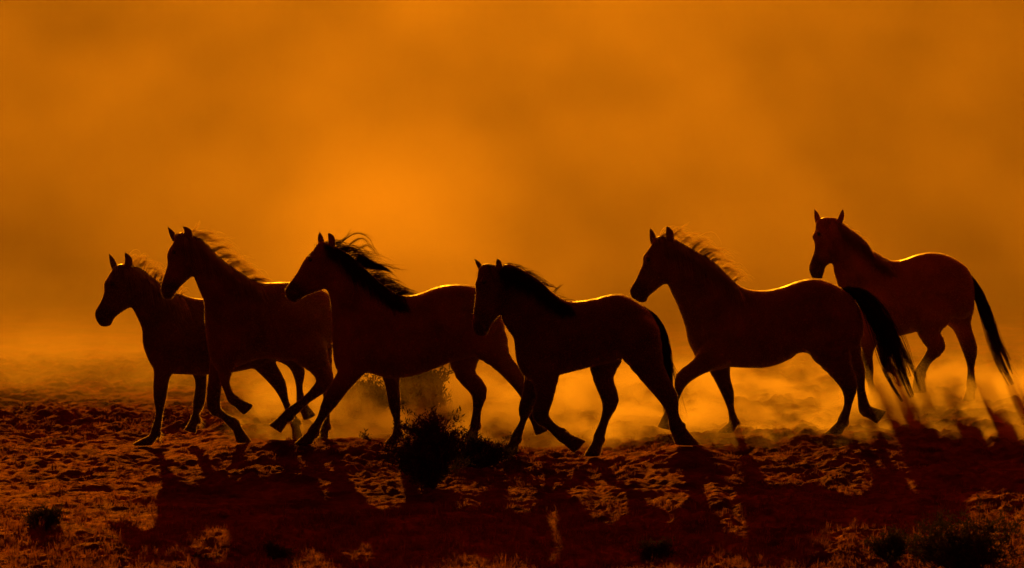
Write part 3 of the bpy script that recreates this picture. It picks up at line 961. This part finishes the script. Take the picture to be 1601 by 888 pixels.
# ------------------------------------------------------------------ dry grass
def build_grass():
    V, F = [], []
    r = np.random.default_rng(21)
    tufts = []
    while len(tufts) < 6500:
        x = r.uniform(-6, 6); y = -9.8 + 13.5 * r.random() ** 1.7
        dens = .5 + 1.1 * vnoise(np.array(x * .8), np.array(y * .6), 41) + (.45 if y < -4.8 else -.2)
        if r.random() > dens: continue
        if min((x - CT[:, 0]) ** 2 + (y - CT[:, 1]) ** 2) < .12 ** 2: continue
        tufts.append((x, y))
    T = np.array(tufts)
    z = surf_z(T[:, 0], T[:, 1])
    VV, FF = [], []
    k0 = 0
    for (x, y), z0 in zip(T, z):
        front = 1.0 if y < -4.5 else .55
        nb = r.integers(7, 15)
        hgt = r.uniform(.025, .085) * front * (1.7 if r.random() < .1 else 1)
        a = r.random(nb) * 6.283; sp = r.random(nb) * hgt * 1.1
        bx = x + r.normal(0, .018, nb); by = y + r.normal(0, .018, nb)
        tx = bx + np.cos(a) * sp; ty = by + np.sin(a) * sp; tz = z0 + hgt * r.uniform(.5, 1.15, nb)
        w = r.uniform(.0022, .005, nb)
        wx, wy = -np.sin(a) * w, np.cos(a) * w
        m_ = .55
        mx, my, mz = bx + (tx - bx) * m_ * .7, by + (ty - by) * m_ * .7, z0 + (tz - z0) * m_
        q = np.stack([np.stack([bx - wx, by - wy, np.full(nb, z0 - .01)], 1), np.stack([bx + wx, by + wy, np.full(nb, z0 - .01)], 1),
                      np.stack([mx + wx * .8, my + wy * .8, mz], 1), np.stack([mx - wx * .8, my - wy * .8, mz], 1), np.stack([tx, ty, tz], 1)], 1)
        VV.append(q.reshape(-1, 3))
        b = k0 + np.arange(nb)[:, None] * 5
        FF.append(np.concatenate([b + np.array([[0, 1, 2]]), b + np.array([[0, 2, 3]]), b + np.array([[3, 2, 4]])]))
        k0 += nb * 5
    o = mesh_obj('dry_grass', np.concatenate(VV), np.concatenate(FF), M_grass, None, False)
    tag(o, 'short dry grass tufts scattered over the trampled ground', 'grass', kind='stuff')


build_grass()


# ------------------------------------------------------------------ dust and haze
def box(name, lo, hi, mat):
    (a, b, c), (d_, e, f) = lo, hi
    V = [(a, b, c), (d_, b, c), (d_, e, c), (a, e, c), (a, b, f), (d_, b, f), (d_, e, f), (a, e, f)]
    F = [(0, 3, 2, 1), (4, 5, 6, 7), (0, 1, 5, 4), (1, 2, 6, 5), (2, 3, 7, 6), (3, 0, 4, 7)]
    return mesh_obj(name, np.array(V, float), np.array(F), mat, None, False)


class NG:
    """small helper for maths node chains"""
    def __init__(s, nt): s.nt = nt
    def m(s, op, *a, clamp=False):
        n = s.nt.nodes.new('ShaderNodeMath'); n.operation = op; n.use_clamp = clamp
        for i, x in enumerate(a):
            if isinstance(x, (int, float)): n.inputs[i].default_value = x
            else: s.nt.links.new(x, n.inputs[i])
        return n.outputs[0]
    def rng(s, x, a, b, c=0.0, d=1.0, smooth=True):
        n = s.nt.nodes.new('ShaderNodeMapRange'); n.interpolation_type = 'SMOOTHSTEP' if smooth else 'LINEAR'
        s.nt.links.new(x, n.inputs[0])
        for i, k in zip((1, 2, 3, 4), (a, b, c, d)): n.inputs[i].default_value = k
        return n.outputs[0]


DUST_COL = (0.95, 0.80, 0.55, 1)
ANISO = 0.45
CLOUD_COL = (0.72, 0.57, 0.36, 1)


def dust_cloud_mat():
    m, nt, out = new_mat('dust_cloud')
    g = NG(nt)
    tc = nt.nodes.new('ShaderNodeTexCoord')
    sx = nt.nodes.new('ShaderNodeSeparateXYZ'); nt.links.new(tc.outputs['Object'], sx.inputs[0])
    x, y, z = sx.outputs
    mp = nt.nodes.new('ShaderNodeMapping'); mp.inputs['Scale'].default_value = (1, .16, 1.5); mp.inputs['Location'].default_value = (7.3, 2.1, 4.4); mp.inputs['Rotation'].default_value = (0, .5, 0)
    nt.links.new(tc.outputs['Object'], mp.inputs[0])
    n1 = noise_node(nt, .50, 2.0, .55, mp.outputs[0])
    lump = g.rng(n1.outputs[0], .34, .66, .48, 1.32, False)
    for (cx, cy_, cz, rx, ry, rz, am) in ((-1.4, 7.2, 1.25, 1.2, 2.6, 1.25, 8.5), (2.0, 7.5, .9, 3.6, 2.6, .8, 2.2), (.6, 26.0, 3.6, 2.6, 9.0, 1.6, .7)):
        q = g.m('ADD', g.m('ADD', g.m('POWER', g.m('MULTIPLY', g.m('SUBTRACT', x, cx), 1 / rx), 2.0), g.m('POWER', g.m('MULTIPLY', g.m('SUBTRACT', y, cy_), 1 / ry), 2.0)),
                g.m('POWER', g.m('MULTIPLY', g.m('SUBTRACT', z, cz), 1 / rz), 2.0))
        pl = g.m('MULTIPLY', g.m('EXPONENT', g.m('MULTIPLY', q, -1.0)), am)
        lump = g.m('ADD', lump, g.m('MULTIPLY', pl, g.m('MULTIPLY', n1.outputs[0], 2.0)))
    ht = g.m('EXPONENT', g.m('MULTIPLY', g.m('MAXIMUM', z, 0.0), -1 / 2.0))
    front = g.rng(y, 2.6, 6.5)
    back = g.rng(y, 45, 78, 1, 0)
    side = g.m('MULTIPLY', g.rng(g.m('ABSOLUTE', x), 16, 29, 1, 0), g.rng(g.m('ABSOLUTE', g.m('ADD', x, .6)), 1.5, 7.5, 1.05, .72))
    top = g.rng(z, 6.0, 8.9, 1, 0)
    dn = g.m('MULTIPLY', g.m('MULTIPLY', lump, ht), g.m('MULTIPLY', g.m('MULTIPLY', front, back), g.m('MULTIPLY', side, top)))
    v = nt.nodes.new('ShaderNodeVolumePrincipled')
    v.inputs['Color'].default_value = CLOUD_COL
    v.inputs['Anisotropy'].default_value = ANISO
    nt.links.new(g.m('MULTIPLY', dn, 0.0355), v.inputs['Density'])
    nt.links.new(v.outputs[0], out.inputs['Volume'])
    m.cycles.volume_step_rate = 1.2
    return m


def hoof_dust_mat():
    m, nt, out = new_mat('hoof_dust')
    g = NG(nt)
    tc = nt.nodes.new('ShaderNodeTexCoord')
    sx = nt.nodes.new('ShaderNodeSeparateXYZ'); nt.links.new(tc.outputs['Object'], sx.inputs[0])
    x, y, z = sx.outputs
    mp = nt.nodes.new('ShaderNodeMapping'); mp.inputs['Scale'].default_value = (1, .5, 1.6)
    nt.links.new(tc.outputs['Object'], mp.inputs[0])
    n1 = noise_node(nt, 1.7, 3, .6, mp.outputs[0])
    lump = g.rng(n1.outputs[0], .42, .64, 0.04, 1)
    ht = g.m('EXPONENT', g.m('MULTIPLY', g.m('MAXIMUM', z, 0.0), -1 / .12))
    front = g.rng(y, -0.7, 1.8); back = g.rng(y, 3.5, 6.4, 1, 0)
    left = g.rng(x, -3.0, -1.2); right = g.rng(x, 3.2, 6.8, 1, .1)
    veil = g.m('MULTIPLY', g.m('MULTIPLY', g.rng(y, 2.2, 5.0), g.rng(y, 7.0, 9.4, 1, 0)), g.m('EXPONENT', g.m('MULTIPLY', g.m('MAXIMUM', z, 0.0), -1 / .45)))
    veil = g.m('MULTIPLY', g.m('MULTIPLY', veil, g.rng(g.m('ABSOLUTE', x), 6.5, 7.9, .17, 0)), g.rng(n1.outputs[0], .3, .7, .5, 1.2))
    veil = g.m('MULTIPLY', veil, g.rng(x, -3.4, -.8, 1, .25))
    dn = g.m('MULTIPLY', g.m('MULTIPLY', lump, ht), g.m('MULTIPLY', g.m('MULTIPLY', front, back), g.m('MULTIPLY', left, right)))
    v = nt.nodes.new('ShaderNodeVolumePrincipled')
    v.inputs['Color'].default_value = DUST_COL
    v.inputs['Anisotropy'].default_value = ANISO
    nt.links.new(g.m('ADD', g.m('MULTIPLY', dn, 6.5), veil), v.inputs['Density'])
    nt.links.new(v.outputs[0], out.inputs['Volume'])
    m.cycles.volume_step_rate = 0.9
    return m


tag(box('dust_cloud', (-30, 2.4, -1.0), (30, 80, 9.0), dust_cloud_mat()), 'glowing orange dust cloud filling the air behind the herd', 'dust', kind='stuff')
tag(box('hoof_dust', (-8.0, -1.2, -.4), (8.0, 9.5, 1.2), hoof_dust_mat()), 'low bright dust kicked up around the hooves', 'dust', kind='stuff')
